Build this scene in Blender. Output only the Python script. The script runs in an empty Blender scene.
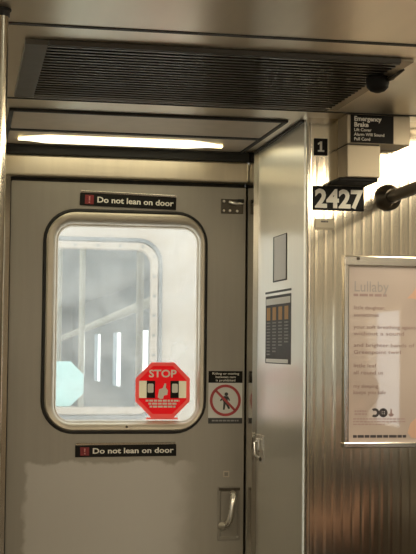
import bpy, bmesh, math, random
from mathutils import Vector, Matrix
random.seed(7)
sc = bpy.context.scene
col = sc.collection
PI = math.pi

# ------------------------------------------------------------------ materials
def pr(nodes):
    return nodes['Principled BSDF']

def mat(name, color, rough=.5, metal=0., **kw):
    m = bpy.data.materials.new(name); m.use_nodes = True
    p = pr(m.node_tree.nodes)
    p.inputs['Base Color'].default_value = (*color, 1)
    p.inputs['Roughness'].default_value = rough
    p.inputs['Metallic'].default_value = metal
    for k, v in kw.items():
        p.inputs[k.replace('_', ' ')].default_value = v
    # faint wear so that no surface is perfectly uniform
    nt = m.node_tree
    tc = nt.nodes.new('ShaderNodeTexCoord'); nz = nt.nodes.new('ShaderNodeTexNoise')
    nz.inputs['Scale'].default_value = 35; nz.inputs['Detail'].default_value = 4
    nt.links.new(tc.outputs['Object'], nz.inputs['Vector'])
    mr = nt.nodes.new('ShaderNodeMapRange')
    mr.inputs['To Min'].default_value = max(0, rough-.05); mr.inputs['To Max'].default_value = min(1, rough+.06)
    nt.links.new(nz.outputs['Fac'], mr.inputs['Value']); nt.links.new(mr.outputs['Result'], p.inputs['Roughness'])
    return m

def emis(name, color, strength):
    m = bpy.data.materials.new(name); m.use_nodes = True
    p = pr(m.node_tree.nodes)
    p.inputs['Base Color'].default_value = (*color, 1)
    p.inputs['Emission Color'].default_value = (*color, 1)
    p.inputs['Emission Strength'].default_value = strength
    return m

def steel(name, color, rough, stretch, bump=.05, metal=1., var=.12, big=.25, aniso=0., axis='Z', arot=0.):
    """brushed stainless steel: fine grain stretched by `stretch`, broad smudges"""
    m = bpy.data.materials.new(name); m.use_nodes = True
    nt = m.node_tree; p = pr(nt.nodes); L = nt.links
    p.inputs['Metallic'].default_value = metal
    tc = nt.nodes.new('ShaderNodeTexCoord')
    mp = nt.nodes.new('ShaderNodeMapping'); mp.inputs['Scale'].default_value = stretch
    L.new(tc.outputs['Object'], mp.inputs['Vector'])
    nz = nt.nodes.new('ShaderNodeTexNoise'); nz.inputs['Scale'].default_value = 1; nz.inputs['Detail'].default_value = 5
    L.new(mp.outputs['Vector'], nz.inputs['Vector'])
    sm = nt.nodes.new('ShaderNodeTexNoise'); sm.inputs['Scale'].default_value = 4.3; sm.inputs['Detail'].default_value = 2
    L.new(tc.outputs['Object'], sm.inputs['Vector'])
    # colour
    cr = nt.nodes.new('ShaderNodeMapRange')
    cr.inputs['To Min'].default_value = 1-var; cr.inputs['To Max'].default_value = 1+var
    L.new(nz.outputs['Fac'], cr.inputs['Value'])
    vm = nt.nodes.new('ShaderNodeVectorMath'); vm.operation = 'SCALE'
    vm.inputs[0].default_value = color
    L.new(cr.outputs['Result'], vm.inputs['Scale']); L.new(vm.outputs['Vector'], p.inputs['Base Color'])
    # roughness
    rr = nt.nodes.new('ShaderNodeMapRange')
    rr.inputs['From Min'].default_value = .0; rr.inputs['From Max'].default_value = 1.
    rr.inputs['To Min'].default_value = rough*(1-big); rr.inputs['To Max'].default_value = rough*(1+big)
    L.new(sm.outputs['Fac'], rr.inputs['Value']); L.new(rr.outputs['Result'], p.inputs['Roughness'])
    if aniso:
        tg = nt.nodes.new('ShaderNodeTangent'); tg.direction_type = 'RADIAL'; tg.axis = axis
        L.new(tg.outputs[0], p.inputs['Tangent']); p.inputs['Anisotropic'].default_value = aniso; p.inputs['Anisotropic Rotation'].default_value = arot
    nz2 = nt.nodes.new('ShaderNodeTexNoise'); nz2.inputs['Scale'].default_value = 1; nz2.inputs['Detail'].default_value = 1.5
    L.new(mp.outputs['Vector'], nz2.inputs['Vector'])
    bp = nt.nodes.new('ShaderNodeBump'); bp.inputs['Strength'].default_value = bump; bp.inputs['Distance'].default_value = .002
    L.new(nz2.outputs['Fac'], bp.inputs['Height']); L.new(bp.outputs['Normal'], p.inputs['Normal'])
    return m

def glass(name, haze, hcol=(.88, .88, .84), tint=(.95, .95, .92)):
    """thin pane with a veil of dirt"""
    m = bpy.data.materials.new(name); m.use_nodes = True
    nt = m.node_tree; L = nt.links; N = nt.nodes
    N.remove(pr(N)); out = N['Material Output']
    tr = N.new('ShaderNodeBsdfTransparent'); tr.inputs[0].default_value = (*tint, 1)
    gl = N.new('ShaderNodeBsdfGlossy'); gl.inputs['Roughness'].default_value = .04
    df = N.new('ShaderNodeBsdfTranslucent'); df.inputs[0].default_value = (*hcol, 1)
    d2 = N.new('ShaderNodeBsdfDiffuse'); d2.inputs[0].default_value = (*hcol, 1)
    md = N.new('ShaderNodeMixShader'); md.inputs[0].default_value = .3
    L.new(df.outputs[0], md.inputs[1]); L.new(d2.outputs[0], md.inputs[2])
    tc = N.new('ShaderNodeTexCoord'); nz = N.new('ShaderNodeTexNoise')
    nz.inputs['Scale'].default_value = 9; nz.inputs['Detail'].default_value = 7
    L.new(tc.outputs['Object'], nz.inputs['Vector'])
    mr = N.new('ShaderNodeMapRange'); mr.inputs['From Min'].default_value = .3; mr.inputs['From Max'].default_value = .75
    mr.inputs['To Min'].default_value = haze*.6; mr.inputs['To Max'].default_value = haze*1.7
    L.new(nz.outputs['Fac'], mr.inputs['Value'])
    m1 = N.new('ShaderNodeMixShader'); L.new(mr.outputs[0], m1.inputs[0])
    L.new(tr.outputs[0], m1.inputs[1]); L.new(md.outputs[0], m1.inputs[2])
    lw = N.new('ShaderNodeLayerWeight'); lw.inputs['Blend'].default_value = .08
    m2 = N.new('ShaderNodeMixShader'); L.new(lw.outputs['Facing'], m2.inputs[0])
    L.new(m1.outputs[0], m2.inputs[1]); L.new(gl.outputs[0], m2.inputs[2])
    L.new(m2.outputs[0], out.inputs[0])
    return m

ST = (.60, .54, .455)
M = {}
M['ceiling'] = steel('ceiling_stainless', (.88, .80, .66), .31, (22, .5, 22), .012, var=.06, big=.06, aniso=.6, axis='X')
M['cabside'] = steel('cab_side_stainless', (.97, .95, .88), .33, (60, 60, 2.5), .003, var=.03, big=.08, aniso=1., axis='Z')
M['cabfront'] = steel('cab_front_stainless', (.76, .69, .55), .14, (30, 30, .3), .14, var=.10, big=.12, aniso=.2, axis='X')
M['door'] = None
M['header'] = steel('header_stainless', (.82, .73, .58), .35, (30, 30, 3), .0, big=.1, metal=.75)
M['frame'] = steel('window_frame_stainless', (.62, .56, .46), .46, (15, 15, 15), .01, metal=.8)
M['bright'] = steel('polished_stainless', (.80, .76, .68), .16, (60, 60, 3), .01, var=.03)
M['pole'] = steel('pole_stainless', (.80, .74, .60), .14, (60, 60, 3), .01, var=.03)
M['jamb'] = steel('jamb_stainless', (.62, .59, .53), .16, (60, 60, 2), .005, var=.05, big=.1)
M['black'] = mat('black_rubber', (.018, .017, .015), .55)
M['dark'] = mat('dark_recess', (.03, .028, .024), .6)
M['signblack'] = mat('sign_black', (.012, .011, .010), .6, Specular_IOR_Level=.2)
M['signwhite'] = mat('sign_white', (.86, .83, .74), .5)
M['white'] = mat('sticker_white', (.78, .78, .74), .5)
def film(name, color, k=.8):
    m = mat(name, color, .5)
    nt = m.node_tree; N = nt.nodes; L = nt.links
    tl = N.new('ShaderNodeBsdfTranslucent'); tl.inputs[0].default_value = (*color, 1)
    mx = N.new('ShaderNodeMixShader'); mx.inputs[0].default_value = k
    L.new(pr(N).outputs[0], mx.inputs[1]); L.new(tl.outputs[0], mx.inputs[2])
    L.new(mx.outputs[0], N['Material Output'].inputs[0]); return m
M['red'] = film('sticker_red', (.95, .035, .06), .6)
M['pink'] = film('sticker_pink_red', (.95, .27, .24), .6)
M['palepink'] = film('sticker_pale_pink', (.92, .5, .46), .6)
M['cream'] = film('sticker_cream', (.9, .84, .68), .6)
M['signred'] = mat('sign_red', (.24, .022, .026), .5)
M['orange'] = mat('sticker_orange', (.50, .28, .10), .5)
M['grey'] = mat('sticker_grey_print', (.30, .30, .29), .5)
M['charcoal'] = mat('sticker_charcoal', (.05, .05, .05), .5)
M['grille'] = mat('grille_dark_metal', (.12, .115, .108), .32, .8)
M['grilleframe'] = mat('grille_frame_grey', (.115, .105, .085), .5, .3)
M['fixture'] = steel('fixture_tan_metal', (.62, .54, .44), .42, (20, 20, 20), .02, metal=.6)
M['plate'] = steel('handle_plate_steel', (.33, .31, .27), .42, (40, 40, 4), .02, metal=.6)
M['lens'] = emis('fluorescent_lens', (1, .91, .62), 1.9)
M['tube'] = emis('car_fluorescent_tube', (1, .86, .63), 8.7)
M['steelgrey'] = steel('box_stainless', (.47, .41, .31), .50, (8, 8, 8), .02, metal=.8)
M['darkmetal'] = mat('dark_bronze_metal', (.12, .105, .085), .35, .9)
M['chrome'] = mat('worn_chrome', (.85, .82, .75), .28, 1.)
M['glass'] = glass('door_glass', .17)
M['sideglass'] = glass('side_window_glass', .05, tint=(.45, .46, .44))
M['ncglass'] = glass('next_car_glass', .09)
M['floor'] = mat('floor_speckled', (.10, .085, .07), .6)
M['panel'] = mat('tan_wall_panel', (.30, .24, .17), .45)
M['lowpanel'] = mat('dark_wall_panel', (.07, .06, .05), .5)
M['bench'] = mat('bench_plastic', (.06, .045, .035), .4)
M['paper'] = None
M['ink'] = mat('poster_ink_brown', (.30, .20, .19), .6)
M['inkpale'] = mat('poster_ink_pale', (.40, .29, .28), .6)
M['inktitle'] = mat('poster_ink_blue_grey', (.38, .35, .34), .6)
M['inkdark'] = mat('poster_ink_dark', (.06, .05, .055), .6)
M['flesh'] = mat('flesh_colour', (.62, .40, .29), .6)
M['label'] = mat('label_card', (.62, .56, .42), .5)
M['ncwall'] = steel('next_car_painted_steel', (.37, .32, .26), .5, (6, 6, 6), .02, metal=.1)
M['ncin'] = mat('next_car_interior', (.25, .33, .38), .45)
M['ncfill'] = emis('next_car_added_lamp', (.95, .98, 1), 3.0)
M['ncdark'] = mat('next_car_dark_panel', (.22, .26, .31), .5)  # plain darker blue-grey of the partitions and far panel
M['ncseat'] = mat('next_car_seat', (.42, .33, .20), .5)
M['cyan'] = film('sticker_back_pale_cyan', (.62, .86, .84), .5)
M['skin'] = mat('skin', (.45, .26, .20), .5)
M['shirt'] = mat('dark_shirt', (.02, .02, .024), .8)
M['trousers'] = mat('dark_trousers', (.022, .022, .03), .8)
M['hair'] = mat('hair_dark', (.02, .014, .01), .6)
M['eye'] = mat('eye_white', (.7, .68, .64), .3)
M['lip'] = mat('lips', (.42, .17, .14), .5)

def door_material():
    """dull brushed steel with a paler scrubbed patch of dried cleaner low on the leaf"""
    m = steel('door_brushed_steel', (.40, .375, .325), .40, (55, 55, 3), .035, metal=.55, var=.07)
    nt = m.node_tree; L = nt.links; N = nt.nodes; p = pr(N)
    src = p.inputs['Base Color'].links[0].from_socket
    tc = N.new('ShaderNodeTexCoord')
    sx = N.new('ShaderNodeSeparateXYZ'); L.new(tc.outputs['Object'], sx.inputs[0])
    nz = N.new('ShaderNodeTexNoise'); nz.inputs['Scale'].default_value = 14; nz.inputs['Detail'].default_value = 6
    L.new(tc.outputs['Object'], nz.inputs['Vector'])
    def math_(op, a, b=None):
        n = N.new('ShaderNodeMath'); n.operation = op
        for i, v in enumerate((a, b)):
            if v is None: continue
            if isinstance(v, (int, float)): n.inputs[i].default_value = v
            else: L.new(v, n.inputs[i])
        return n.outputs[0]
    def ramp(v, a, b):
        n = N.new('ShaderNodeMapRange'); n.interpolation_type = 'SMOOTHSTEP'
        n.inputs['From Min'].default_value = a; n.inputs['From Max'].default_value = b
        L.new(v, n.inputs['Value']); return n.outputs[0]
    wob = math_('MULTIPLY', math_('SUBTRACT', nz.outputs['Fac'], .5), .07)
    z = math_('ADD', sx.outputs['Z'], wob); x = math_('ADD', sx.outputs['X'], wob)
    fac = math_('MULTIPLY', ramp(z, 1.062, 1.05), math_('MULTIPLY', ramp(x, -.325, -.31), ramp(x, .24, .14)))
    fac = math_('MULTIPLY', fac, .85)
    mx = N.new('ShaderNodeMix'); mx.data_type = 'RGBA'
    L.new(fac, mx.inputs['Factor']); L.new(src, mx.inputs['A']); mx.inputs['B'].default_value = (.62, .60, .56, 1)
    L.new(mx.outputs['Result'], p.inputs['Base Color'])
    return m
M['door'] = door_material()

def paper_material():
    m = mat('poster_print', (.60, .47, .41), .55)
    nt = m.node_tree; L = nt.links; N = nt.nodes; p = pr(N)
    tc = N.new('ShaderNodeTexCoord'); nz = N.new('ShaderNodeTexNoise')
    nz.inputs['Scale'].default_value = 3.5; nz.inputs['Detail'].default_value = 2
    L.new(tc.outputs['Object'], nz.inputs['Vector'])
    cr = N.new('ShaderNodeValToRGB')
    cr.color_ramp.elements[0].position = .35; cr.color_ramp.elements[0].color = (.50, .41, .365, 1)
    cr.color_ramp.elements[1].position = .65; cr.color_ramp.elements[1].color = (.62, .53, .48, 1)
    L.new(nz.outputs['Fac'], cr.inputs[0]); L.new(cr.outputs[0], p.inputs['Base Color'])
    p.inputs['Coat Weight'].default_value = 1.; p.inputs['Coat Roughness'].default_value = .03; p.inputs['Coat IOR'].default_value = 1.95
    return m
M['paper'] = paper_material()

# ------------------------------------------------------------------ builders
class MB:
    def __init__(s): s.bm = bmesh.new()
    def box(s, a, b, bev=0):
        a, b = Vector(a), Vector(b)
        r = bmesh.ops.create_cube(s.bm, size=1)
        d = b-a
        for v in r['verts']:
            v.co = Vector((a[i]+(v.co[i]+.5)*d[i] for i in range(3)))
        if bev:
            es = list({e for v in r['verts'] for e in v.link_edges})
            bmesh.ops.bevel(s.bm, geom=es, offset=bev, segments=2, affect='EDGES', profile=.5)
        return s
    def loft(s, loops, close=True, cap0=False, cap1=False):
        rows = [[s.bm.verts.new(p) for p in l] for l in loops]
        for r0, r1 in zip(rows, rows[1:]):
            n = len(r0)
            for i in range(n if close else n-1):
                j = (i+1) % n
                s.bm.faces.new((r0[i], r0[j], r1[j], r1[i]))
        if cap0: s.bm.faces.new(rows[0][::-1])
        if cap1: s.bm.faces.new(rows[-1])
        return s
    def prism(s, pts, vec):
        vec = Vector(vec); pts = [Vector(p) for p in pts]
        return s.loft([pts, [p+vec for p in pts]], cap0=True, cap1=True)
    def tube(s, path, r, seg=14, caps=True):
        path = [Vector(p) for p in path]
        rs = r if isinstance(r, (list, tuple)) else [r]*len(path)
        loops = []; up = None
        for i, p in enumerate(path):
            t = (path[min(i+1, len(path)-1)]-path[max(i-1, 0)]).normalized()
            if up is None:
                up = Vector((0, 0, 1)) if abs(t.z) < .9 else Vector((1, 0, 0))
            u = t.cross(up).normalized(); w = u.cross(t).normalized(); up = w
            loops.append([p+(u*math.cos(a)+w*math.sin(a))*rs[i] for a in (2*PI*k/seg for k in range(seg))])
        return s.loft(loops, cap0=caps, cap1=caps)
    def lathe(s, c, axis, prof, seg=24):
        """prof: (distance along axis, radius)"""
        c = Vector(c); ax = Vector(axis).normalized()
        u = ax.orthogonal().normalized(); w = ax.cross(u)
        return s.loft([[c+ax*h+(u*math.cos(a)+w*math.sin(a))*max(r, 1e-4) for a in (2*PI*k/seg for k in range(seg))] for h, r in prof], cap0=True, cap1=True)
    def build(s, name, m, parent=None, smooth=False):
        bmesh.ops.remove_doubles(s.bm, verts=s.bm.verts, dist=1e-6)
        bmesh.ops.recalc_face_normals(s.bm, faces=s.bm.faces)
        org = world_org(parent)
        for v in s.bm.verts: v.co -= org
        me = bpy.data.meshes.new(name); s.bm.to_mesh(me); s.bm.free()
        me.materials.append(M[m] if isinstance(m, str) else m)
        if smooth:
            for p in me.polygons: p.use_smooth = True
            try: me.set_sharp_from_angle(angle=math.radians(40))
            except Exception: pass
        o = bpy.data.objects.new(name, me); col.objects.link(o)
        if parent is not None: o.parent = parent
        return o

def world_org(o):
    v = Vector((0, 0, 0))
    while o is not None:
        v = v+o.location; o = o.parent
    return v

def tag(o, label, cat, group=None):
    o['label'] = label; o['category'] = cat
    if group: o['group'] = group
    return o
def struct(o, label=None, cat=None):
    o['kind'] = 'structure'
    if label: o['label'] = label
    if cat: o['category'] = cat
    return o
def thing(name, label, cat, loc, group=None):
    o = bpy.data.objects.new(name, None); o.empty_display_size = .05; o.location = loc
    col.objects.link(o)
    return tag(o, label, cat, group)

AX = {'-Y': (Vector((1, 0, 0)), Vector((0, 0, 1))), '-X': (Vector((0, -1, 0)), Vector((0, 0, 1)))}
def text(name, body, h, loc, m, parent, face='-Y', align='CENTER', bold=0., width=None, space=1., thick=.0006, rot=0.):
    """lettering of cap height h standing on a surface"""
    cu = bpy.data.curves.new(name, 'FONT'); cu.body = body; cu.align_x = align; cu.align_y = 'BOTTOM_BASELINE' if False else 'TOP_BASELINE'
    cu.size = h/.72; cu.offset = bold*h; cu.space_character = space; cu.resolution_u = 3
    t = bpy.data.objects.new(name, cu); col.objects.link(t)
    dg = bpy.context.evaluated_depsgraph_get()
    me = bpy.data.meshes.new_from_object(t.evaluated_get(dg))
    bpy.data.objects.remove(t); bpy.data.curves.remove(cu)
    xs = [v.co.x for v in me.vertices]
    k = 1.
    if width and xs: k = width/(max(xs)-min(xs))
    u, w = AX[face]; n = u.cross(w)
    org = Vector(loc)-world_org(parent)
    c, s_ = math.cos(rot), math.sin(rot)
    for v in me.vertices:
        x, y = v.co.x*k, v.co.y
        v.co = org+u*(x*c-y*s_)+w*(x*s_+y*c)+n*thick
    me.name = name; me.materials.clear(); me.materials.append(M[m])
    o = bpy.data.objects.new(name, me); col.objects.link(o); o.parent = parent
    return o

def rr(cx, cz, w, h, r, y, seg=8):
    r = max(r, 1e-4); pts = []
    for sx, sz, a0 in ((1, 1, 0), (-1, 1, PI/2), (-1, -1, PI), (1, -1, 3*PI/2)):
        for k in range(seg+1):
            a = a0+PI/2*k/seg
            pts.append(Vector((cx+sx*(w/2-r)+r*math.cos(a), y, cz+sz*(h/2-r)+r*math.sin(a))))
    return pts
def rrect(x0, x1, z0, z1, r, y, seg=8):
    return rr((x0+x1)/2, (z0+z1)/2, x1-x0, z1-z0, r, y, seg)

def dashes(rng, x0, x1, z, h, y, mb, word=(.006, .016), gap=.003):
    """a line of tiny unreadable print"""
    x = x0
    while x < x1:
        w = min(rng.uniform(*word), x1-x)
        mb.box((x, y-.0005, z), (x+w, y, z+h)); x += w+gap

# ------------------------------------------------------------------ setting
ZC = 2.057      # ceiling
YF = -.693      # face of the cab's front wall
XL, XR, YB = -.80, 1.84, -9.0

struct(MB().box((XL, YB, -.06), (XR, .04, 0)).build('floor', 'floor'))
struct(MB().box((XL-.05, YB, ZC), (XR+.05, .04, ZC+.06)).build('ceiling', 'ceiling'))
struct(MB().box((XL, YB-.05, 0), (XR, YB, ZC)).build('wall_back', 'panel'))

# cab walls (right) and the matching partition on the left
struct(MB().box((.921, YF+.03, 0), (.950, -.001, ZC)).build('wall_cab_side', 'cabside'))
# front wall: a shallow fluted sheet
mb = MB()
prof = [(.926, 0.)]
x = .926
while x < XR-.03:
    prof += [(x+.0145, 0.), (x+.0185, .00009), (x+.0205, .00016), (x+.0230, .00009), (x+.0270, 0.)]; x += .027
prof.append((XR, 0.))
mb.loft([[Vector((x, YF+.030, 0)) for x, d in prof], [Vector((x, YF+d, 0)) for x, d in prof], [Vector((x, YF+d, ZC)) for x, d in prof], [Vector((x, YF+.030, ZC)) for x, d in prof]], close=False)
struct(mb.build('wall_cab_front', 'cabfront'))
struct(MB().box((XL, YF, 0), (.098, YF+.03, ZC)).box((.070, YF+.03, 0), (.098, 0, ZC)).build('wall_left_cab', 'cabside'))
# corner moulding of the cab
struct(MB().loft([[Vector((.932+.0105*math.cos(a), YF+.010+.0105*math.sin(a), z)) for a in (2*PI*k/16 for k in range(16))] for z in (0, ZC)], cap0=True, cap1=True).build('trim_1', 'bright', smooth=True))
# seam strips in the ceiling
struct(MB().box((XL, -1.577, ZC-.0015), (XR, -1.560, ZC)).build('trim_2', 'dark'))
struct(MB().box((.099, -.795, ZC-.002), (XR, -.786, ZC)).build('trim_3', 'dark'))
# rubber strip over the end door, and joint along the top of the cab side
struct(MB().box((.0985, -.040, 2.025), (.905, -.0, ZC-.0005), .003).build('trim_4', 'black'))
struct(MB().box((.913, YF+.03, ZC-.008), (.9205, -.101, ZC-.0005)).build('trim_5', 'black'))

# end wall: header, jambs
wall_end = struct(MB().box((.099, -.028, 1.9585), (.905, .03, 2.0245), .006).build('wall_end', 'header'))
struct(MB().box((.0985, -.03, 0), (.140, .03, 1.958)).build('trim_7', 'jamb'))
struct(MB().box((.9055, -.10, 0), (.9205, .03, ZC-.0005)).build('trim_8', 'jamb'))
struct(MB().box((.141, .0285, 1.90), (.905, .040, 1.970)).box((.885, .0285, 0), (.9058, .040, 1.95)).box((.1405, .0285, 0), (.16, .040, 1.95)).build('trim_9', 'dark'))

# end door
door = bpy.data.objects.new('door_1', None); door.location = (.52, 0, 0); col.objects.link(door)
struct(door, 'dull brushed steel end door with a round-cornered window', 'door')
DX0, DX1, DZ1 = .144, .9015, 1.944
gx0, gx1, gz0, gz1, gr = .252, .770, 1.152, 1.854, .098    # outside of the window rim
lo = lambda x0, x1, z0, z1, r, y: rrect(x0, x1, z0, z1, r, y)
mb = MB()
mb.loft([lo(DX0, DX1, .01, DZ1, .003, 0), lo(gx0, gx1, gz0, gz1, gr, 0), lo(gx0, gx1, gz0, gz1, gr, .028), lo(DX0, DX1, .01, DZ1, .003, .028), lo(DX0, DX1, .01, DZ1, .003, 0)])
mb.build('door_leaf', 'door', door)
# rubber gasket: a dark rounded bead
mb = MB()
e = .0065
loops = []
for k in range(9):
    a = PI*k/8
    d = -e*math.cos(a); yy = -.0085*math.sin(a)
    loops.append(lo(gx0-d, gx1+d, gz0-d, gz1+d, gr+d, yy))
mb.loft(loops); mb.build('gasket', 'black', door, smooth=True)
# metal rim, dished towards the glass
fx0, fx1, fz0, fz1, fr = .291, .745, 1.184, 1.808, .050
q = lambda t, y: lo(gx0+(fx0-gx0)*t, gx1+(fx1-gx1)*t, gz0+(fz0-gz0)*t, gz1+(fz1-gz1)*t, gr+(fr-gr)*t, y)
MB().loft([q(.08, .002), q(.12, -.010), q(.25, -.014), q(.55, -.013), q(.80, -.008), q(.95, .004), q(1, .008)]).build('window_rim', 'frame', door, smooth=True)
# inner bead against the glass
MB().loft([q(.97, .004), q(1.02, .0035), q(1.09, .007), q(1.10, .0125)]).build('glazing_bead', 'frame', door, smooth=True)
MB().loft([q(.95, .0125), q(.95, .0155)], cap0=True, cap1=True).build('window_glass', 'glass', door)
# screws round the rim
mb = MB()
mb.lathe((.518, -.0135, 1.169), (0, -1, 0), [(0, .004), (.0015, .004), (.002, .002)], 10)
mb.build('rim_screw', 'darkmetal', door)
# pull handle in its dished plate, key hole
hp = MB()
hp.loft([lo(.817, .892, .803, .975, .006, 0), lo(.818, .891, .804, .974, .006, -.004), lo(.824, .885, .811, .966, .006, -.004), lo(.828, .881, .816, .960, .006, -.0005)], cap1=True)
hp = hp.build('handle_plate', 'plate', door)
MB().box((.820, -.0065, .964), (.889, -.0035, .972)).build('plate_lip', 'darkmetal', hp)
pts = [(.864, -.003, .957), (.864, -.022, .955), (.862, -.034, .945), (.858, -.037, .92), (.853, -.037, .885), (.848, -.035, .868), (.840, -.028, .856), (.833, -.014, .851), (.832, -.003, .850)]
MB().tube(pts, [.009, .0095, .0095, .0095, .0095, .0095, .0105, .0125, .014], 12).build('pull_handle', 'chrome', hp, smooth=True)
kl = MB().box((.834, -.003, 1.006), (.854, 0, 1.026), .001).build('key_lock', 'frame', door)
MB().box((.838, -.0036, 1.010), (.850, -.003, 1.022)).build('key_slot', 'plate', kl)

# bracket and latch at the top corner
br = thing('door_bracket', 'small dark metal bracket with screws at the upper right corner of the end door', 'bracket', (.855, 0, 1.86))
MB().box((.818, -.005, 1.858), (.893, -.0008, 1.906), .002).build('back_plate', 'darkmetal', br)
MB().tube([(.846, -.006, 1.897), (.856, -.018, 1.891), (.868, -.020, 1.889), (.882, -.014, 1.890), (.889, -.012, 1.897)], [.005, .006, .0065, .0065, .005], 10).build('catch', 'chrome', br, smooth=True)
MB().box((.870, -.020, 1.893), (.892, -.004, 1.905), .002).build('keeper', 'black', br)
for x, z in ((.828, 1.898), (.828, 1.868), (.848, 1.868), (.872, 1.867)):
    MB().lathe((x, -.005, z), (0, -1, 0), [(0, .0045), (.002, .004), (.003, .002)], 10).build('screw', 'chrome', br, smooth=True)

# ------------------------------------------------------------------ lettered things on the door
def lean_sign(x0, x1, z0, z1, label, rot):
    cx, cz = (x0+x1)/2, (z0+z1)/2
    w, h = x1-x0, z1-z0
    t = thing('door_sign', label, 'sign', (cx, -.0005, cz))
    o = [MB().box((x0, -.0035, z0), (x1, -.0005, z1), .0008).build('sign_plate', 'signblack', t)]
    o.append(MB().box((x0+.002, -.0060, z1), (x1-.002, -.0005, z1+.0075), .001).build('top_strip', 'bright', t))
    ic = MB().box((x0+.016, -.0042, z0+.005), (x0+.044, -.0035, z1-.006)).build('warning_icon', 'signred', t)
    o.append(ic)
    MB().box((x0+.028, -.0047, z0+.016), (x0+.0325, -.0042, z1-.010)).box((x0+.028, -.0047, z0+.009), (x0+.0325, -.0042, z0+.013)).build('exclamation_mark', 'palepink', ic)
    o.append(text('lettering', 'Do not lean on door', h*.46, (x0+.054, -.0036, z0+h*.30), 'signwhite', t, align='LEFT', bold=.035, width=w-.064))
    t.rotation_euler = (0, rot, 0)
    return t
lean_sign(.360, .671, 1.868, 1.908, 'black Do not lean on door sign above the door window', .022)
lean_sign(.357, .680, 1.074, 1.111, 'black Do not lean on door sign below the door window', -.008)

def octagon(cx, cz, r, y):
    return [Vector((cx+r*math.cos(PI/8+k*PI/4), y, cz+r*math.sin(PI/8+k*PI/4))) for k in range(8)]
def stop_sticker():
    cx, cz, R_ = .636, 1.285, .0955
    y = .0115
    t = thing('stop_sticker', 'red octagonal STOP sticker on the lower right of the door glass', 'sticker', (cx, y, cz))
    MB().loft([octagon(cx, cz, R_, y), octagon(cx, cz, R_, y-.0008), octagon(cx, cz, R_*.87, y-.0008), octagon(cx, cz, R_*.87, y), octagon(cx, cz, R_, y)]).build('octagon_border', 'pink', t)
    a, c = R_*.87*math.cos(PI/8), R_*.87*math.sin(PI/8)
    P = lambda pts: [Vector((cx+u, y, cz+v)) for u, v in pts]
    mb = MB().prism(P([(-a, .029), (a, .029), (a, c), (c, a), (-c, a), (-a, c)]), (0, -.0012, 0))
    mb.prism(P([(-a, -.026), (-a, -c), (-c, -a), (c, -a), (a, -c), (a, -.026)]), (0, -.0012, 0))
    mb.prism(P([(-.025, -.026), (.025, -.026), (.025, .029), (-.025, .029)]), (0, -.0012, 0))
    mb.build('red_field', 'red', t)
    y2 = y-.0012
    for s in (-1, 1):
        a, b = sorted((cx+s*.052, cx+s*.0767))
        MB().box((a, y2, cz-.026), (b, y, cz+.029)).build('cream_block', 'cream', t)
        a, b = sorted((cx+s*.025, cx+s*.052))
        k = MB().box((a, y2-.0004, cz-.026), (b, y, cz+.029)).build('door_pictogram', 'signblack', t)
        c2 = cx+s*.0385+s*.001
        MB().loft([rrect(c2-.0095, c2+.0095, cz-.009, cz+.020, .004, y2-.0004), rrect(c2-.0095, c2+.0095, cz-.009, cz+.020, .004, y2-.0009)], cap0=True, cap1=True).build('pictogram_pane', 'signwhite', k)
    # raised hand
    MB().prism([(cx+dx, y2, cz+dz) for dx, dz in ((-.016, -.024), (-.012, .002), (.000, .006), (.006, .022), (.011, .020), (.010, .008), (.017, -.002), (.015, -.016), (.004, -.018), (.002, -.028), (-.008, -.029))], (0, -.0005, 0)).build('hand_symbol', 'signwhite', t)
    text('lettering', 'STOP', .024, (cx-.001, y2-.0002, cz+.041), 'signwhite', t, bold=.04, width=.090)
    rng = random.Random(3); mb = MB()
    for z, hw in ((cz-.0375, .055), (cz-.047, .046), (cz-.0565, .042)):
        dashes(rng, cx-hw, cx+hw, z, .0062, y2, mb, (.007, .017), .0025)
    mb.build('small_print', 'signwhite', t)
    MB().box((cx-.052, y-.0007, cz-R_*.985), (cx+.050, y, cz-R_*.925)).build('lower_edge', 'pink', t)
stop_sticker()

# no riding between cars sticker
t = thing('warning_sticker', 'white sticker with red barred circle beside the door window', 'sticker', (.838, -.0005, 1.265))
x0, x1 = .783, .895
MB().box((x0, -.0015, 1.178), (x1, -.0005, 1.347)).build('sticker_sheet', 'white', t)
MB().box((x0, -.0020, 1.309), (x1, -.0015, 1.347)).build('header_band', 'signblack', t)
MB().box((x0, -.0020, 1.178), (x1, -.0015, 1.196)).build('footer_band', 'charcoal', t)
for i, s in enumerate(('Riding or moving', 'between cars', 'is prohibited')):
    text('lettering', s, .0072, ((x0+x1)/2, -.0021, 1.3355-.0108*i), 'signwhite', t, bold=.02, width=(.088, .066, .064)[i])
rng = random.Random(5); mb = MB(); dashes(rng, x0+.012, x1-.012, 1.185, .005, -.0020, mb, (.005, .012), .002); mb.build('footer_print', 'grey', t)
c = Vector(((x0+x1)/2, 0, 1.2525))
fig = MB().lathe((c.x+.003, -.0016, c.z+.020), (0, -1, 0), [(0, .006), (.0006, .006)], 14)
fig.prism([(c.x+dx, -.0015, c.z+dz) for dx, dz in ((-.010, .010), (-.004, .014), (.009, .013), (.016, .000), (.012, -.001), (.008, .005), (.008, -.008), (.016, -.026), (.010, -.028), (.001, -.012), (-.002, -.030), (-.008, -.030), (-.006, -.006), (-.010, .002), (-.015, -.003), (-.018, .000))], (0, -.0006, 0))
fig.build('figure_symbol', 'charcoal', t)
ring = MB().loft([[Vector((c.x+r*math.cos(a), y, c.z+r*math.sin(a))) for a in (2*PI*k/40 for k in range(40))] for r, y in ((.051, -.0015), (.051, -.0026), (.0425, -.0026), (.0425, -.0015))])
d = Vector((.7071, 0, -.7071)); w = Vector((.7071, 0, .7071))*.0038
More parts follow.
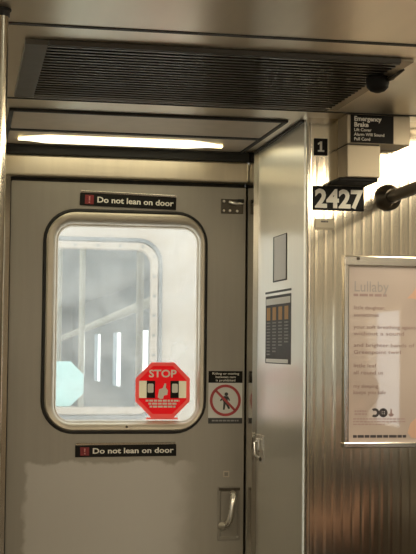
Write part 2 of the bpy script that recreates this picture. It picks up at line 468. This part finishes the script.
ring.prism([c-d*.046+w+Vector((0, -.0015, 0)), c+d*.046+w+Vector((0, -.0015, 0)), c+d*.046-w+Vector((0, -.0015, 0)), c-d*.046-w+Vector((0, -.0015, 0))], (0, -.0011, 0))
M['signred2'] = mat('barred_circle_red', (.50, .07, .075), .5)
ring.build('barred_circle', 'signred2', t)

# ------------------------------------------------------------------ things on the cab's side wall (normal -X)
XS = .921
t = thing('cab_peephole', 'narrow pale window slot high in the steel cab side wall', 'window', (XS, -.397, 1.62))
MB().box((XS-.003, -.478, 1.620), (XS, -.316, 1.757), .001).build('slot_rim', 'charcoal', t)
M['peep'] = mat('peephole_pane', (.85, .85, .85), .3)
MB().box((XS-.0042, -.476, 1.624), (XS-.003, -.336, 1.754)).build('pane', 'peep', t)

t = thing('instruction_sticker', 'black instruction sticker with four orange-topped columns on the cab side wall', 'sticker', (XS, -.373, 1.375))
MB().box((XS-.0012, -.530, 1.376), (XS+.0001, -.218, 1.580)).build('sticker_sheet', 'charcoal', t)
MB().box((XS-.0018, -.532, 1.588), (XS-.0002, -.214, 1.594)).build('top_rule', 'charcoal', t)
MB().box((XS-.0018, -.524, 1.553), (XS-.0012, -.226, 1.572)).build('title_band', 'white', t)
MB().box((XS-.0018, -.500, 1.379), (XS-.0012, -.230, 1.390)).build('footer_band', 'white', t)
rng = random.Random(11)
for i in range(4):
    y1 = -.236-i*.074; y0 = y1-.044
    MB().box((XS-.0018, y0, 1.506), (XS-.0012, y1, 1.545)).build('column_heading', 'orange', t)
    mb = MB()
    for k in range(11):
        z = 1.496-.0095*k
        if z < 1.398+.012*i: break
        y = y1
        while y > y0:
            L_ = min(rng.uniform(.008, .02), y-y0)
            mb.box((XS-.0018, y-L_, z), (XS-.0012, y, z+.0045)); y -= L_+.004
    mb.build('column_print', 'grey', t)

t = thing('cab_door_latch', 'small chrome latch on the cab side wall near the door handle', 'latch', (XS, -.133, 1.068))
MB().box((XS-.004, -.205, 1.068), (XS+.0002, -.112, 1.152), .0015).build('back_plate', 'chrome', t)
MB().box((XS-.014, -.175, 1.104), (XS-.004, -.140, 1.142), .003).build('latch_case', 'chrome', t)
MB().tube([(XS-.004, -.160, 1.135), (XS-.020, -.160, 1.128), (XS-.020, -.160, 1.090), (XS-.004, -.165, 1.082)], .005, 10).build('latch_lever', 'chrome', t, smooth=True)
MB().lathe((XS-.004, -.175, 1.079), (-1, 0, 0), [(0, .007), (.004, .006)], 12).build('key_hole', 'darkmetal', t)

# ------------------------------------------------------------------ things on the cab's front wall (normal -Y)
def number_plate(name, body, x0, x1, z0, z1, label, capk, wk, bold):
    t = thing(name, label, 'sign', ((x0+x1)/2, YF, z0))
    MB().box((x0, YF-.004, z0), (x1, YF-.0005, z1), .001).build('plate', 'signblack', t)
    text('lettering', body, (z1-z0)*capk, ((x0+x1)/2, YF-.0042, z0+(z1-z0)*(1-capk)/2), 'signwhite', t, bold=bold, width=(x1-x0)*wk)
    return t
t = thing('number_sign', 'small black sign with a white 1 above the car number', 'sign', (.96, YF, 1.953))
MB().box((.941, YF-.004, 1.953), (.979, YF-.0005, 2.000), .001).build('plate', 'signblack', t)
MB().prism([(.9595+dx, YF-.004, 1.963+dz) for dx, dz in ((-.0085, 0), (.0095, 0), (.0095, .0045), (.0035, .0045), (.0035, .0285), (-.0015, .0285), (-.0085, .0235), (-.0085, .0185), (-.0030, .0215), (-.0030, .0045), (-.0085, .0045))], (0, -.0006, 0)).build('numeral', 'signwhite', t)
number_plate('car_number_plate', '2427', .938, 1.084, 1.802, 1.869, 'black car number plate reading 2427 on the cab front wall', .74, .95, .055)
t = thing('label_holder', 'small pale label card in a holder under the car number plate', 'label', (.97, YF, 1.748))
MB().box((.944, YF-.004, 1.748), (1.000, YF+.0001, 1.778), .001).build('holder', 'steelgrey', t)
MB().box((.947, YF-.0048, 1.754), (.997, YF-.004, 1.776)).build('card', 'label', t)
mb = MB(); dashes(random.Random(2), .961, .981, 1.768, .0045, YF-.0048, mb, (.003, .005), .0012); mb.build('printed_code', 'inkdark', t)

# emergency brake box
t = thing('emergency_brake_box', 'steel emergency brake box with black sign under the ceiling', 'brake box', (1.06, YF, 1.884))
yb = YF-.09
MB().box((1.008, yb, 1.975), (1.187, YF-.0005, ZC-.0008), .003).build('upper_housing', 'steelgrey', t)
MB().box((1.008, yb-.001, 1.884), (1.102, YF-.0005, 1.972), .003).build('lower_cover', 'steelgrey', t)
MB().box((1.010, yb+.003, 1.9715), (1.100, YF-.001, 1.9755)).build('cover_gap', 'dark', t)
MB().box((.988, yb+.006, 1.874), (1.098, YF-.0005, 1.8835), .002).build('dark_slab', 'signblack', t)  # flat black slab below the cover, reaching past its left side
sg = MB().box((1.018, yb-.002, 1.978), (1.139, yb-.0001, 2.054), .0005).build('brake_sign', 'signblack', t)
for s, h, z, b in (('Emergency', .0125, 2.0375, .045), ('Brake', .0125, 2.0215, .045), ('Lift Cover', .0085, 2.0090, .02), ('Alarm Will Sound', .0085, 1.9965, .02), ('Pull Cord', .0085, 1.9840, .02)):
    text('lettering', s, h, (1.027, yb-.0021, z), 'signwhite', sg, align='LEFT', bold=b)

# handrail running back from its flange on the wall
hx, hz = 1.153, 1.842
t = thing('handrail', 'round handrail with dark domed flange on the cab front wall', 'handrail', (hx, YF, hz))
MB().lathe((hx, YF-.0005, hz), (0, -1, 0), [(0, .037), (.008, .037), (.020, .034), (.034, .026), (.042, .020)], 28).build('flange', 'darkmetal', t, smooth=True)
MB().tube([(hx, YF-.034, hz), (hx, -3.0, hz)], .0165, 20).build('rail', 'darkmetal', t, smooth=True)
MB().lathe((hx+.0, YF-.046, hz+.017), (0, 0, 1), [(0, .004), (.002, .003)], 10).build('set_screw', 'chrome', t)
MB().tube([(hx, -2.98, hz), (hx, -2.98, ZC-.001)], .0155, 16).build('end_post', 'darkmetal', t, smooth=True)

# poster in its frame
px0, px1, pz0, pz1 = 1.026, 1.640, 1.154, 1.672
t = thing('framed_poster', 'framed pink Lullaby poem poster on the cab front wall', 'poster', ((px0+px1)/2, YF, pz0))
yp = YF-.006
MB().box((px0, YF-.013, pz0), (px0+.014, YF-.0005, pz1), .003).build('frame_side', 'bright', t)
MB().box((px1-.014, YF-.013, pz0), (px1, YF-.0005, pz1), .003).build('frame_side', 'bright', t)
ft = MB().box((px0-.001, YF-.014, pz1-.022), (px1+.001, YF-.0005, pz1+.006), .003).build('frame_top', 'bright', t)
MB().box((px0-.001, YF-.014, pz0-.002), (px1+.001, YF-.0005, pz0+.014), .003).build('frame_bottom', 'bright', t)
MB().lathe((1.064, YF-.014, pz1-.002), (0, -1, 0), [(0, .005), (.002, .0045), (.004, .002)], 12).build('screw', 'darkmetal', ft)
sh = MB().box((px0+.012, yp, pz0+.012), (px1-.012, YF-.001, pz1-.018)).build('poster_sheet', 'paper', t)
X0 = 1.054
text('title', 'Lullaby', .030, (X0, yp-.0002, 1.580), 'inktitle', sh, align='LEFT', width=.098)
mb = MB(); dashes(random.Random(8), X0, X0+.095, 1.567, .007, yp, mb, (.010, .024), .004); mb.build('author_line', 'inkpale', sh)
lines = [('little daughter,', 1.531, .090, 'ink'), ('sometimes', 1.511, .072, 'ink'),
         ('your soft breathing against', 1.478, .185, 'ink'), ('without a sound', 1.460, .145, 'ink'),
         ('and brighter bands of', 1.428, .175, 'ink'), ('Greenpoint twirl', 1.409, .135, 'ink'),
         ('little leaf', 1.372, .065, 'ink'), ('all round us', 1.353, .085, 'ink'),
         ('my sleeping', 1.316, .070, 'ink'), ('keeps you safe', 1.299, .092, 'ink')]
for s, z, w_, m_ in lines:
    text('verse_line', s, .0105, (X0, yp-.0002, z), m_, sh, align='LEFT', width=w_)
mb = MB()
rng = random.Random(4)
for z in (1.250, 1.242): dashes(rng, X0+.004, X0+.040, z, .0045, yp, mb, (.004, .009), .002)
mb.build('logo_print', 'inkpale', sh)
lg = MB()
def disc(mb, x, z, r0, r1, a0=0, a1=2*PI, y=yp, th=.0005, seg=24):
    k = [a0+(a1-a0)*i/seg for i in range(seg+1)]
    f = lambda r, yy: [Vector((x+r*math.cos(a), yy, z+r*math.sin(a))) for a in k]
    mb.loft([f(r1, y), f(r1, y-th), f(r0, y-th), f(r0, y)], close=False)
disc(lg, X0+.062, 1.2480, .0055, .0125, -2.3, 2.3)
disc(lg, X0+.086, 1.2480, .0050, .0125)
lg.box((X0+.084, yp-.0005, 1.238), (X0+.0875, yp, 1.258)).box((X0+.079, yp-.0005, 1.2462), (X0+.093, yp, 1.2495))
lg.build('round_logos', 'inkdark', sh)
MB().prism([(X0+.108+dx, yp, 1.2475+dz) for dx, dz in ((-.008, -.003), (-.003, -.010), (.004, -.010), (.009, -.004), (.003, -.001), (.003, .010), (-.001, .012), (-.002, -.002))], (0, -.0005, 0)).build('torch_logo', 'ink', sh)
mb = MB()
for z in (1.2295, 1.222, 1.2145): dashes(rng, X0, X0+(.150 if z > 1.22 else .09), z, .0035, yp, mb, (.005, .012), .002)
mb.build('fine_print', 'inkpale', sh)
mb = MB(); dashes(rng, X0, X0+.152, 1.180, .0072, yp, mb, (.010, .022), .0025); mb.build('web_address_line', 'inkdark', sh)
# flat flesh-coloured hand shapes at the right edge of the visible sheet
MB().prism([(1.236+dx, yp, 1.575+dz) for dx, dz in ((-.028, -.012), (-.012, .004), (.004, .028), (.020, .040), (.06, .046), (.06, -.020), (.010, -.018), (-.010, -.012))], (0, -.0005, 0)).build('hand_shape', 'flesh', sh)
MB().prism([(1.240+dx, yp, 1.205+dz) for dx, dz in ((-.030, -.012), (-.022, .014), (-.004, .030), (.012, .048), (.08, .060), (.08, -.030), (.010, -.028), (-.018, -.026))], (0, -.0005, 0)).build('hand_shape', 'flesh', sh)

# ------------------------------------------------------------------ ceiling things
t = thing('ceiling_vent', 'wide dark slatted return air vent in the steel ceiling', 'vent', (.54, -1.16, ZC))
z0 = ZC-.012
fr = MB()
fr.box((.116, -1.448, z0), (.164, -.862, ZC-.0005), .002)
fr.build('frame_side', 'grilleframe', t)
MB().box((.930, -1.448, z0+.004), (.960, -.862, ZC-.0005), .002).build('frame_side', 'steelgrey', t)
MB().box((.164, -1.450, z0), (.930, -1.443, ZC-.0005), .002).build('frame_front', 'grille', t)
MB().box((.164, -.885, z0), (.930, -.860, ZC-.0005), .002).build('frame_rear', 'grilleframe', t)
MB().box((.164, -1.443, ZC-.0025), (.930, -.885, ZC-.0005)).build('backing', 'dark', t)  # black sheet standing in for the dark hollow above the slats
N_S = 20; step = .558/N_S
sl = None
for i in range(N_S):
    yy = -1.443+step*(i+.5)
    if sl is None:
        sl = MB().prism([(.164, yy-step*.46, z0-.001), (.164, yy+step*.18, z0+.0005), (.164, yy+step*.44, ZC-.003), (.164, yy-step*.10, ZC-.003)], (.766, 0, 0)).build('slat', 'grille', t)
        y_first = yy
    else:
        o = sl.copy(); col.objects.link(o); o.parent = t; o.location = (0, yy-y_first, 0)
# latch knob hanging at the right hand edge
kn = MB().lathe((.928, -1.290, ZC-.010), (0, 0, -1), [(0, .026), (.012, .027), (.024, .025), (.032, .017), (.036, .006)], 24).build('latch_knob', 'signblack', t, smooth=True)
MB().tube([(.945, -1.300, ZC-.018), (.953, -1.33, ZC-.016), (.962, -1.372, ZC-.008)], [.006, .005, .003], 10).build('latch_prong', 'darkmetal', kn, smooth=True)
MB().tube([(.945, -1.290, ZC-.016), (.958, -1.310, ZC-.014), (.966, -1.325, ZC-.006)], [.006, .005, .003], 10).build('latch_prong', 'darkmetal', kn, smooth=True)

t = thing('ceiling_light', 'recessed fluorescent ceiling light over the end door', 'light', (.49, -.33, ZC))
zf = ZC-.008
MB().box((.112, -.648, zf), (.880, -.634, ZC-.0005), .002).build('frame_front', 'dark', t)
MB().box((.112, -.345, zf), (.880, -.318, ZC-.0005), .002).build('frame_bar', 'dark', t)
MB().box((.112, -.062, zf), (.880, -.046, ZC-.0005), .002).build('frame_rear', 'dark', t)
MB().box((.112, -.634, zf), (.124, -.062, ZC-.0005), .002).build('frame_side', 'dark', t)
MB().box((.868, -.634, zf), (.880, -.062, ZC-.0005), .002).build('frame_side', 'dark', t)
MB().box((.126, -.632, zf+.003), (.866, -.347, ZC-.0005)).build('cover_panel', 'fixture', t)
MB().box((.126, -.316, zf+.003), (.866, -.064, ZC-.0008)).build('reflector', 'fixture', t)
MB().loft([[Vector((x, y, z)) for y, z in ((-.255+d, ZC-.006), (-.24+d, ZC-.010), (-.180, ZC-.013), (-.125-d, ZC-.010), (-.11-d, ZC-.006))] for x, d in ((.155, .066), (.185, .035), (.24, 0), (.68, 0), (.745, .035), (.785, .066))], cap0=True, cap1=True).build('lens', 'lens', t)

# grab pole at the left edge of the picture
t = thing('grab_pole', 'shiny vertical steel grab pole at the left edge', 'pole', (.057, -1.672, 0))
MB().tube([(.057, -1.672, .001), (.057, -1.672, ZC-.0005)], .0175, 24).build('pole_shaft', 'pole', t, smooth=True)
MB().lathe((.057, -1.672, ZC-.0005), (0, 0, -1), [(0, .0225), (.003, .0225), (.005, .0200), (.014, .0195), (.015, .0180)], 24).build('ceiling_collar', 'black', t, smooth=True)
MB().lathe((.057, -1.672, .0005), (0, 0, 1), [(0, .034), (.006, .034), (.010, .022), (.026, .020)], 24).build('floor_collar', 'darkmetal', t, smooth=True)

# ------------------------------------------------------------------ rest of our car, seen in the reflections
win = {'right': [(-3.05, -2.55), (-4.6, -3.6), (-6.2, -5.2), (-8.2, -7.2)], 'left': [(-2.9, -1.9), (-4.6, -3.6), (-6.2, -5.2), (-8.2, -7.2)]}
wi = 1
for side, x0, x1 in (('right', XR, XR+.05), ('left', XL-.05, XL)):
    mb = MB(); zb, zt = 1.06, 1.62
    mb.box((x0, YB, 0), (x1, -.66, zb)).box((x0, YB, zt), (x1, -.66, ZC))
    edges = sorted([YB, -.66]+[v for p in win[side] for v in p])
    for a, b in zip(edges[::2], edges[1::2]): mb.box((x0, a, zb), (x1, b, zt))
    struct(mb.build('wall_'+side, 'lowpanel'))
    for a, b in win[side]:
        w_ = bpy.data.objects.new('window_%d' % wi, None); wi += 1
        w_.location = (x0, (a+b)/2, zb); col.objects.link(w_); struct(w_)
        xm = (x0+x1)/2
        MB().box((xm-.003, a, zb), (xm+.003, b, zt)).build('pane', 'ncglass' if (side, a) == ('right', -3.05) else 'sideglass', w_)
        g = MB()
        for A, B in (((a, zb), (a+.03, zt)), ((b-.03, zb), (b, zt)), ((a+.03, zb), (b-.03, zb+.03)), ((a+.03, zt-.03), (b-.03, zt))):
            g.box((x0-.004 if side == 'right' else x0+.02, A[0], A[1]), (x0+.03 if side == 'right' else x1+.004, B[0], B[1]))
        g.build('window_frame', 'frame', w_)

def light_row(x0, x1, label):
    for k, (a, b) in enumerate(((-2.75, -.95), (-4.85, -2.95), (-6.95, -5.05), (-8.9, -7.15))):
        t = thing('ceiling_strip_light', label+', '+('nearest the end wall', 'second from the end wall', 'third from the end wall', 'farthest from the end wall')[k], 'light', ((x0+x1)/2, (a+b)/2, ZC), 'strip lights along the car ceiling')
        MB().box((x0-.03, a-.03, ZC-.018), (x1+.03, b+.03, ZC-.0006), .003).build('housing', 'fixture', t)
        MB().loft([[Vector((x, y, z)) for x, z in ((x0, ZC-.0185), (x0+.03, ZC-.034), ((x0+x1)/2, ZC-.040), (x1-.03, ZC-.034), (x1, ZC-.0185))] for y in (a, b)], cap0=True, cap1=True).build('lens', 'tube', t)
light_row(1.28, 1.56, 'long strip light above the right bench')
light_row(-.56, -.28, 'long strip light above the left bench')

def bench(name, xw, s, y0, y1, label):
    t = thing(name, label, 'bench', (xw-s*.25, (y0+y1)/2, 0))
    prof = [(.02, .36), (.40, .36), (.45, .375), (.46, .395), (.43, .405), (.30, .39), (.12, .395), (.08, .43), (.045, .80), (.02, .83)]
    MB().loft([[Vector((xw-s*u, y, z)) for u, z in prof] for y in (y0, y1)], cap0=True, cap1=True).build('seat_shell', 'bench', t)
    for y in (y0+.25, (y0+y1)/2, y1-.25):
        MB().box((xw-s*.40 if s > 0 else xw+.02, y-.02, .001), (xw-.02 if s > 0 else xw+.40, y+.02, .359)).build('support', 'darkmetal', t)
    return t
rb = bench('bench_seat', XR, 1, -3.0, -1.0, 'dark moulded bench along the right wall under the windows')
bench('bench_seat', XL, -1, -3.6, -1.0, 'dark moulded bench along the left wall under the windows')

MB().tube([(1.80, -3.03, .001), (1.80, -3.03, .98), (1.77, -3.03, 1.035), (1.72, -3.03, 1.04), (1.56, -3.03, 1.04), (1.51, -3.03, 1.035), (1.48, -3.03, .98), (1.48, -3.03, .001)], .017, 14).build('end_rail', 'pole', rb, smooth=True)
# seated passenger whose arm shows in the shiny cab wall
def skin_mesh(name, nodes, edges, m, parent, sub=2, root=0):
    me = bpy.data.meshes.new(name)
    org = world_org(parent)
    me.from_pydata([Vector(p)-org for p, r in nodes], edges, [])
    o = bpy.data.objects.new(name, me); col.objects.link(o); o.parent = parent
    mod = o.modifiers.new('skin', 'SKIN'); mod.use_smooth_shade = True
    sv = me.skin_vertices[0].data if me.skin_vertices else None
    if sv is None:
        bpy.context.view_layer.objects.active = o
        bm = bmesh.new(); bm.from_mesh(me); bm.verts.layers.skin.verify(); bm.to_mesh(me); bm.free()
        sv = me.skin_vertices[0].data
    for i, (p, r) in enumerate(nodes):
        sv[i].radius = (r, r) if not isinstance(r, tuple) else r
        sv[i].use_root = (i == root)
    ss = o.modifiers.new('sub', 'SUBSURF'); ss.levels = sub; ss.render_levels = sub
    me.materials.append(M[m]); return o

PX, PY = 1.50, -2.25
pt = thing('person', 'seated person in dark clothes with one bare forearm raised, on the right bench', 'person', (PX, PY, 0))
nodes = [((PX, PY, .55), .10), ((PX+.04, PY, .70), .115), ((PX+.07, PY, .88), .125), ((PX+.06, PY, 1.00), .09), ((PX+.045, PY, 1.08), .052),
         ((PX+.03, PY, 1.15), .062), ((PX+.025, PY, 1.215), .088), ((PX+.03, PY, 1.29), .078)]
edges = [(0, 1), (1, 2), (2, 3), (3, 4), (4, 5), (5, 6), (6, 7)]
def chain(start, pts):
    prev = start
    for p, r in pts:
        nodes.append((p, r)); edges.append((prev, len(nodes)-1)); prev = len(nodes)-1
    return prev
tips = []
for s in (1, -1):
    if s == 1:   # arm towards the cab wall: forearm held out forward
        el, wr, pm = (PX-.06, PY+.24, .74), (PX-.29, PY+.20, .80), (PX-.36, PY+.19, .82)
    else:
        el, wr, pm = (PX-.04, PY-.24, .70), (PX-.24, PY-.16, .60), (PX-.31, PY-.14, .585)
    w_ = chain(3, [((PX+.06, PY+s*.155, .985), .062), ((PX+.02, PY+s*.21, .86), .050), (el, .040), (tuple((Vector(el)*.6+Vector(wr)*.4)), .041), (wr, .027), (pm, (.034, .022))])
    d = (Vector(pm)-Vector(wr)).normalized()
    for k, L_ in enumerate((.070, .080, .075, .058)):
        off = Vector((0, (k-1.5)*.019, 0)); b0 = Vector(pm)+off+d*.035
        k1 = chain(w_, [(b0, .0095), (b0+d*L_*.5+Vector((0, 0, -.004)), .0088), (b0+d*L_*.85+Vector((0, 0, -.022)), .0078)])
    th = Vector(pm)-d*.02+Vector((0, -s*.032, .008))
    chain(w_, [(th, .011), (th+d*.030+Vector((0, -s*.014, .006)), .0095), (th+d*.055+Vector((0, -s*.012, .000)), .008)])
    chain(0, [((PX-.02, PY+s*.09, .54), .085), ((PX-.22, PY+s*.12, .545), .075), ((PX-.42, PY+s*.13, .53), .058), ((PX-.43, PY+s*.13, .32), .052), ((PX-.42, PY+s*.13, .10), .036), ((PX-.45, PY+s*.13, .05), .038), ((PX-.57, PY+s*.14, .04), .032)])
body = skin_mesh('body', nodes, edges, 'skin', pt)
# clothes follow the same skeleton
sn = [((PX, PY, .53), .125), ((PX+.04, PY, .70), .135), ((PX+.07, PY, .88), .145), ((PX+.06, PY, .995), .105), ((PX+.05, PY, 1.05), .066)]
se = [(0, 1), (1, 2), (2, 3), (3, 4)]
for s in (1, -1):
    b = len(sn)
    sn += [((PX+.06, PY+s*.155, .985), .078), ((PX+.02, PY+s*.215, .86), .066)]
    se += [(3, b), (b, b+1)]
skin_mesh('shirt', sn, se, 'shirt', pt)
tn = [((PX, PY, .56), .125)]; te = []
for s in (1, -1):
    b = len(tn)
    tn += [((PX-.02, PY+s*.09, .545), .105), ((PX-.22, PY+s*.12, .55), .092), ((PX-.42, PY+s*.13, .535), .073), ((PX-.43, PY+s*.13, .32), .066), ((PX-.42, PY+s*.13, .11), .056)]
    te += [(0, b), (b, b+1), (b+1, b+2), (b+2, b+3), (b+3, b+4)]
skin_mesh('trousers', tn, te, 'trousers', pt)
hr = MB(); bmesh.ops.create_uvsphere(hr.bm, u_segments=24, v_segments=16, radius=1)
for v in hr.bm.verts:
    c_ = v.co; v.co = Vector((PX+.042+c_.x*.092, PY+c_.y*.092, 1.262+c_.z*.098))
kill = [v for v in hr.bm.verts if v.co.z < 1.17 or (v.co.x < PX-.01 and v.co.z < 1.29)]
bmesh.ops.delete(hr.bm, geom=kill, context='VERTS'); hr.build('hair', 'hair', pt, smooth=True)
for s in (1, -1):
    MB().lathe((PX-.052, PY+s*.032, 1.222), (-1, 0, 0), [(0, .013), (.006, .011), (.010, .004)], 12).build('eye', 'eye', pt, smooth=True)
    MB().lathe((PX+.035, PY+s*.082, 1.205), (0, s, 0), [(0, .014), (.008, .022), (.014, .016)], 12).build('ear', 'skin', pt, smooth=True)
MB().tube([(PX-.055, PY, 1.222), (PX-.075, PY, 1.196), (PX-.060, PY, 1.188)], [.008, .013, .008], 10).build('nose', 'skin', pt, smooth=True)
MB().tube([(PX-.050, PY-.022, 1.158), (PX-.058, PY, 1.160), (PX-.050, PY+.022, 1.158)], [.003, .007, .003], 10).build('mouth', 'lip', pt, smooth=True)

# ------------------------------------------------------------------ the next car, seen through the door window
Y1 = 1.0
nc = thing('subway_car', 'next subway car seen through the hazy door window', 'train car', (.52, Y1, 0))
mb = MB()
wx0, wx1, wz0, wz1 = .252, .772, 1.146, 1.846
mb.loft([lo(-.80, 1.84, .0, 2.3, .003, Y1), lo(wx0, wx1, wz0, wz1, .09, Y1), lo(wx0, wx1, wz0, wz1, .09, Y1+.03), lo(-.80, 1.84, 0, 2.3, .003, Y1+.03)])
mb.build('end_wall', 'ncwall', nc)
qq = lambda d, y: lo(wx0+d, wx1-d, wz0+d, wz1-d, .09-d*.8, y)
loops = [qq(-.010, Y1), qq(-.006, Y1-.010), qq(.004, Y1-.010), qq(.010, Y1)]
M['ncgasket'] = mat('next_car_gasket', (.12, .13, .13), .5)
MB().loft(loops).build('gasket', 'ncgasket', nc, smooth=True)
rim = MB().loft([qq(.008, Y1-.004), qq(.014, Y1-.012), qq(.034, Y1-.010), qq(.040, Y1+.004)]).build('window_rim', 'ncwall', nc, smooth=True)
for k in range(8):
    for x in (wx0+.024, wx1-.024):
        MB().lathe((x, Y1-.011, 1.235+k*.078), (0, -1, 0), [(0, .0055), (.002, .005), (.003, .002)], 10).build('rivet', 'ncgasket', rim)
for k in range(5):
    MB().lathe((.34+k*.09, Y1-.011, wz1-.024), (0, -1, 0), [(0, .0055), (.002, .005), (.003, .002)], 10).build('rivet', 'ncgasket', rim)
MB().loft([qq(.036, Y1+.006), qq(.036, Y1+.009)], cap0=True, cap1=True).build('window_glass', M['ncglass'], nc)
# its interior shell with side windows
s_ = MB()
yA, yZ = Y1+.032, Y1+17
s_.box((-.80, yA, -.05), (1.84, yZ, 0)).box((-.80, yA, 2.1), (1.84, yZ, 2.15)).box((-.85, yZ, 0), (1.89, yZ+.05, 2.1))
for x0, x1 in ((-.85, -.80), (1.84, 1.89)):
    s_.box((x0, yA, 0), (x1, yZ, .95)).box((x0, yA, 1.60), (x1, yZ, 2.1))
    s_.box((x0, yA, .95), (x1, Y1+.75, 1.60))
    for k in range(7):
        s_.box((x0, Y1+1.75+k*2.3, .95), (x1, Y1+3.25+k*2.3, 1.60))
s_.build('interior_shell', 'ncin', nc)
for x0, x1 in ((-.80, -.42), (1.46, 1.84)):
    MB().box((x0, Y1+.9, .0), (x1, Y1+16.5, .45), .02).build('bench', 'ncseat', nc)
for k in range(4):
    MB().box((.18, Y1+1.2+k*4, 2.07), (.36, Y1+4.4+k*4, 2.0985), .005).build('added_lamp', 'ncfill', nc)  # unseen lamps, added to brighten the next car's interior
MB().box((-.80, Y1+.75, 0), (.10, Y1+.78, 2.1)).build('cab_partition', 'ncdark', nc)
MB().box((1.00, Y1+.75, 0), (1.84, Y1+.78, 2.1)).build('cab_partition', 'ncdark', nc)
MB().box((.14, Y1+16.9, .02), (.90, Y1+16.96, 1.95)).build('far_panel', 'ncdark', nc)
# its octagonal sticker, seen from behind
MB().loft([octagon(.385, 1.275, .095, Y1+.005), octagon(.385, 1.275, .095, Y1+.004)], cap0=True, cap1=True).build('sticker', 'cyan', None)
stk = bpy.data.objects['sticker']; stk.name = 'octagon_sticker'
tag(stk, 'pale cyan back of an octagonal sticker in the next car window', 'sticker')
# poles and rails inside
M['ncrail'] = mat('next_car_rail', (.95, .88, .70), .4)
tag(MB().tube([(.87, Y1+.80, 1.640), (.857, Y1+6.5, 1.49)], .024, 14).build('overhead_rail', 'ncrail', smooth=True), 'pale overhead rail slanting across the next car interior', 'handrail')
for x, y, lb in ((.82, Y1+.95, 'bright upright pole near the right rim of the next car window'), (.62, Y1+3.4, 'thin upright pole deep inside the next car, behind the slanting rail'), (.66, Y1+2.2, 'thin upright pole midway in the next car window')):
    tag(MB().tube([(x, y, .001), (x, y, 2.098)], .017, 14).build('upright_pole', 'ncrail', smooth=True), lb, 'pole', 'upright poles in the next car')

# ------------------------------------------------------------------ light, camera
w = bpy.data.worlds.new('World'); sc.world = w; w.use_nodes = True
bg = w.node_tree.nodes['Background']; bg.inputs[0].default_value = (.88, .94, 1.0, 1); bg.inputs[1].default_value = 2.7

cam = bpy.data.cameras.new('Camera'); co = bpy.data.objects.new('Camera', cam); col.objects.link(co)
Rv = Vector((0.9825658553853279, -0.18565233230798367, 0.00987680816380678))
Uv = Vector((-0.019852601986793193, -0.05195177156137412, 0.9984522460418368))
Fv = Vector((0.18485187049433016, 0.9812411655348754, 0.05473171872421499))
mw = Matrix((( Rv.x, Uv.x, -Fv.x, 0), (Rv.y, Uv.y, -Fv.y, -4.1315), (Rv.z, Uv.z, -Fv.z, 1.42), (0, 0, 0, 1)))
co.matrix_world = mw
cam.sensor_fit = 'HORIZONTAL'; cam.sensor_width = 36; cam.lens = 1300/416*36
cam.clip_start = .02
sc.camera = co
vs = sc.view_settings
sc.display_settings.display_device = 'sRGB'
vs.view_transform = 'Standard'; vs.look = 'None'; vs.gamma = 1; vs.use_curve_mapping = False
vs.exposure = 0.42
